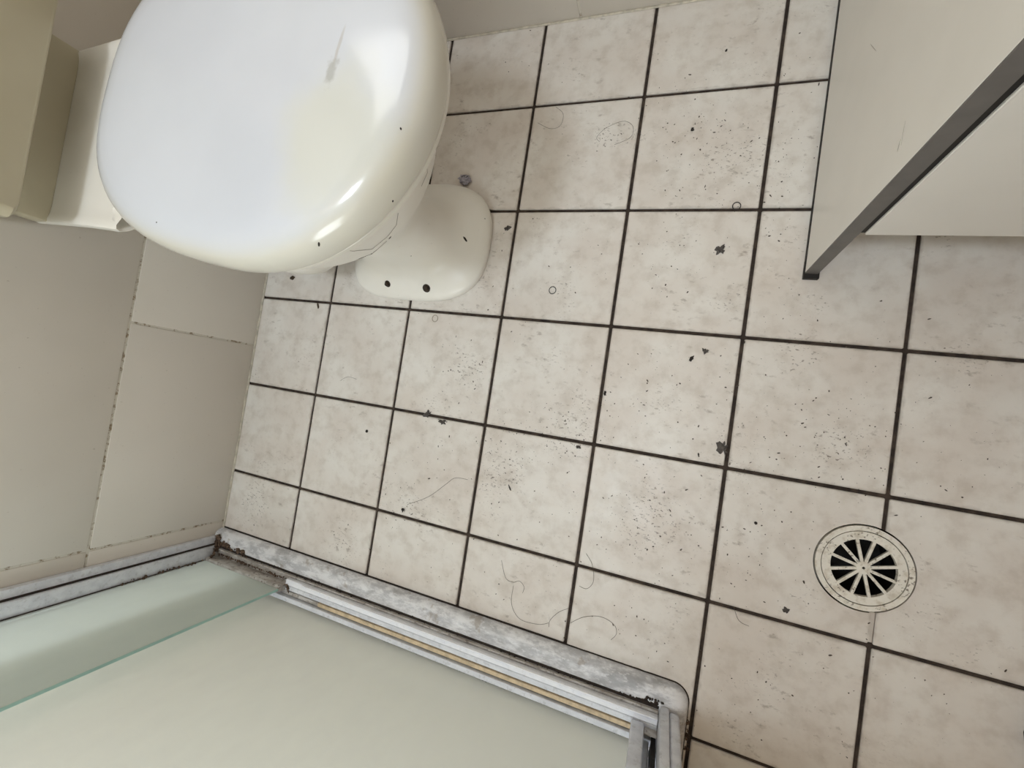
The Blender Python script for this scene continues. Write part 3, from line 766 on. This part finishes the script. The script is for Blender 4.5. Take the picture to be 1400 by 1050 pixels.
# hairs
def hair_px(pts_px, label, r=.00026, closed=False):
    P = catmull([fl(u, v) for u, v in pts_px], 8, closed); c = P[0].copy()
    bm = bmesh.new(); tube_bm(bm, [Vector((q.x - c.x, q.y - c.y, .0003)) for q in P], r, 4, closed)
    return tag(link('hair', finish(bm), M['hair'], None, (c.x, c.y, .0002)), label, 'hair', 'loose hairs on the floor')
def c1(*L): return [(580 + x / 2.5, y / 2.5) for x, y in L]
def c2(*L): return [(340 + x / 3.089, 400 + y / 3.089) for x, y in L]
def c5(*L): return [(560 + x / 3.182, 700 + y / 3.182) for x, y in L]
hair_px(c1((600, 485), (590, 470), (622, 438), (680, 415), (713, 432), (705, 470), (650, 495)), 'oval loop of hair on a tile in the second row from the back wall')
hair_px(c1((388, 420), (430, 440), (465, 430), (475, 390), (450, 366)), 'hooked hair below a joint near the back wall, right of the toilet')
hair_px(c5((400, 210), (418, 285), (450, 305), (478, 300), (498, 325), (492, 352)), 'short wavy hair on the middle tile along the kerb')
hair_px(c5((452, 320), (444, 400), (480, 465), (560, 488), (605, 482)), 'long curved hair on the middle tile along the kerb')
hair_px(c5((606, 500), (612, 470), (650, 435), (695, 418)), 'short bent hair reaching a joint above the kerb')
hair_px(c5((700, 482), (760, 456), (830, 455), (888, 488), (900, 528), (876, 556)), 'wide arched hair on the tile next to the kerb end')
hair_px(c5((768, 180), (795, 230), (800, 300), (772, 333), (738, 322)), 'hooked hair crossing a horizontal joint above the kerb')
hair_px(c2((670, 895), (760, 862), (830, 812), (872, 783), (925, 790)), 'thin wavy hair crossing a tile above the kerb, left of middle')
hair_px(c2((388, 372), (420, 356), (456, 366)), 'tiny arched hair on a tile near the left wall')
hair_px([(1003, 829), (1010, 848), (1024, 856)], 'short bent hair at a joint left of the drain')
# hairs and flecks stuck to the toilet
bvl = BVHTree.FromPolygons([v.co.copy() for v in lid.data.vertices], [p.vertices[:] for p in lid.data.polygons])
def on_toilet(u, v):
    d = ray(u, v).normalized(); best = None
    for b in (bvh, bvl):
        h = b.ray_cast(CAM, d)
        if h[0] is not None and (best is None or h[3] < best[3]): best = h
    return best
def c3(*L): return [(350 + x / 3.784, 220 + y / 3.784) for x, y in L]
for L, r in ((c3((330, 432), (430, 385), (560, 300), (680, 205), (780, 95), (830, 10)), .00028), (c3((400, 450), (500, 465), (600, 455), (680, 390), (725, 330), (735, 260)), .0003), (c3((530, 505), (600, 480), (690, 400)), .0005), (c3((880, 5), (885, 60), (850, 140)), .00025)):
    P = []
    for u, v in L:
        h = on_toilet(u, v)
        if h: P.append(h[0] + h[1] * .0002)
    if len(P) > 2:
        Q = []
        for a, b in zip(P, P[1:]):
            for k in range(8):
                q = a.lerp(b, k / 8); d = (q - CAM).normalized(); hp, hl = bvh.ray_cast(CAM, d), bvl.ray_cast(CAM, d)
                if hp[0] is not None and (hl[0] is None or hl[3] > hp[3]): Q.append(hp[0] + hp[1] * .0002)
        if len(Q) > 3:
            bm = bmesh.new(); tube_bm(bm, Q, r, 4); child('stuck_hair', finish(bm), M['hair_pale'], toilet)
for (u, v, rr_, sx) in ((548, 176, .0013, 1), (214, 304, .0011, 1), (537, 275, .0014, 1), (436, 334, .0016, 2), (636, 327, .003, 2.2), (562, 350, .0012, 1), (663, 299, .0013, 1), (533, 325, .0022, 2.2), (508, 347, .002, 2.2)):
    h = on_toilet(u, v)
    if h:
        bm = bmesh.new(); bmesh.ops.create_icosphere(bm, subdivisions=1, radius=rr_)
        bmesh.ops.transform(bm, matrix=Matrix.Translation(h[0]) @ h[1].to_track_quat('Z', 'Y').to_matrix().to_4x4() @ Matrix.Rotation(.8, 4, 'Z') @ Matrix.Diagonal((sx, .7, .35, 1)), verts=bm.verts)
        child('dirt_fleck', finish(bm), M['lint_dark'], toilet)

# fine specks: nobody could count them
rs = random.Random(11)
CL = [(985, 215, 60, 50, 150), (950, 165, 40, 30, 40), (1070, 250, 20, 40, 25), (835, 180, 30, 20, 30), (900, 360, 70, 40, 60), (730, 340, 40, 40, 25), (760, 590, 45, 25, 110), (700, 620, 40, 30, 80), (680, 650, 25, 40, 60),
      (900, 540, 60, 40, 80), (1130, 600, 55, 45, 120), (1110, 480, 70, 40, 60), (1010, 610, 20, 40, 40), (900, 720, 70, 50, 110), (870, 700, 40, 25, 60), (620, 500, 40, 40, 60), (600, 610, 40, 40, 50), (545, 690, 18, 14, 40),
      (470, 750, 25, 20, 50), (350, 690, 25, 30, 40), (560, 760, 30, 20, 20), (860, 870, 70, 40, 40), (720, 800, 40, 40, 30), (1040, 760, 40, 50, 50), (1200, 930, 120, 60, 40), (1050, 950, 60, 60, 30), (1320, 600, 60, 80, 30),
      (690, 110, 50, 40, 20), (1080, 60, 30, 40, 15), (1085, 330, 25, 40, 25), (660, 400, 30, 30, 40), (930, 960, 12, 40, 25)]
bm = bmesh.new()
def in_floor(p):
    if not (XL + .004 < p.x < 1.5 and YH + .006 < p.y < YB - .004) and not (.80 < p.x < 1.5 and -1.3 < p.y <= YH + .006): return False
    if p.x > VX - .003 and p.y > VY - .02: return False
    if (p.x - DX) ** 2 + (p.y - DY) ** 2 < .061 ** 2: return False
    if .055 < p.x < .362 and abs(p.y - AX) < .12: return False
    return True
for (u, v, su, sv, n) in CL:
    for k in range(int(n * 1.5)):
        p = fl(rs.gauss(u, su), rs.gauss(v, sv))
        if not in_floor(p): continue
        s = .00032 + .0010 * rs.random() ** 4.0
        a = rs.uniform(0, 6.28); st = 1 + 1.6 * rs.random() ** 3; nn = 6
        vs = []; top = bm.verts.new((p.x, p.y, .0002 + s * .5))
        for q in range(nn):
            b = 2 * math.pi * q / nn; rr_ = s * rs.uniform(.6, 1.2)
            x, y = rr_ * st * math.cos(b), rr_ * math.sin(b)
            vs.append(bm.verts.new((p.x + x * math.cos(a) - y * math.sin(a), p.y + x * math.sin(a) + y * math.cos(a), .0002)))
        for q in range(nn): bm.faces.new((vs[q], vs[(q + 1) % nn], top))
tag(link('dirt_specks', finish(bm, 'specks'), M['speck']), 'fine dark dirt specks scattered over the floor tiles', 'dirt', kind='stuff')

# ------------------------------------------------------------------ added ceiling fill lamp, unseen
cl = empty('ceiling_fill_lamp', (.48, -1.0, ZC)); tag(cl, 'added round white ceiling lamp, unseen, for fill light', 'lamp')
bm = bmesh.new(); disc_ring(bm, 0, 0, .10, .17, -.035, -.0005, 48)
link('lamp_base', finish(bm), M['frame_white'], cl)
te = NT('fill_lamp_diffuser'); te.p.inputs['Emission Color'].default_value = (.9, .96, 1, 1); te.p.inputs['Emission Strength'].default_value = 1.0
bm = bmesh.new()
bmesh.ops.create_uvsphere(bm, u_segments=40, v_segments=16, radius=.16)
for v in bm.verts: v.co.z = v.co.z * .3 - .037 if v.co.z < 0 else -.037
bmesh.ops.remove_doubles(bm, verts=bm.verts, dist=.0005)
link('diffuser', finish(bm), te.fin((.9, .9, .88, 1), .4), cl)
ll = bpy.data.lights.new('ceiling_fill_light', 'AREA'); ll.shape = 'DISK'; ll.size = .30; ll.energy = CEIL_FILL; ll.color = (.80, .91, 1.0)
lb = bpy.data.objects.new('ceiling_fill_light', ll); COL.objects.link(lb); lb.parent = cl; lb.location = (0, 0, -.092)
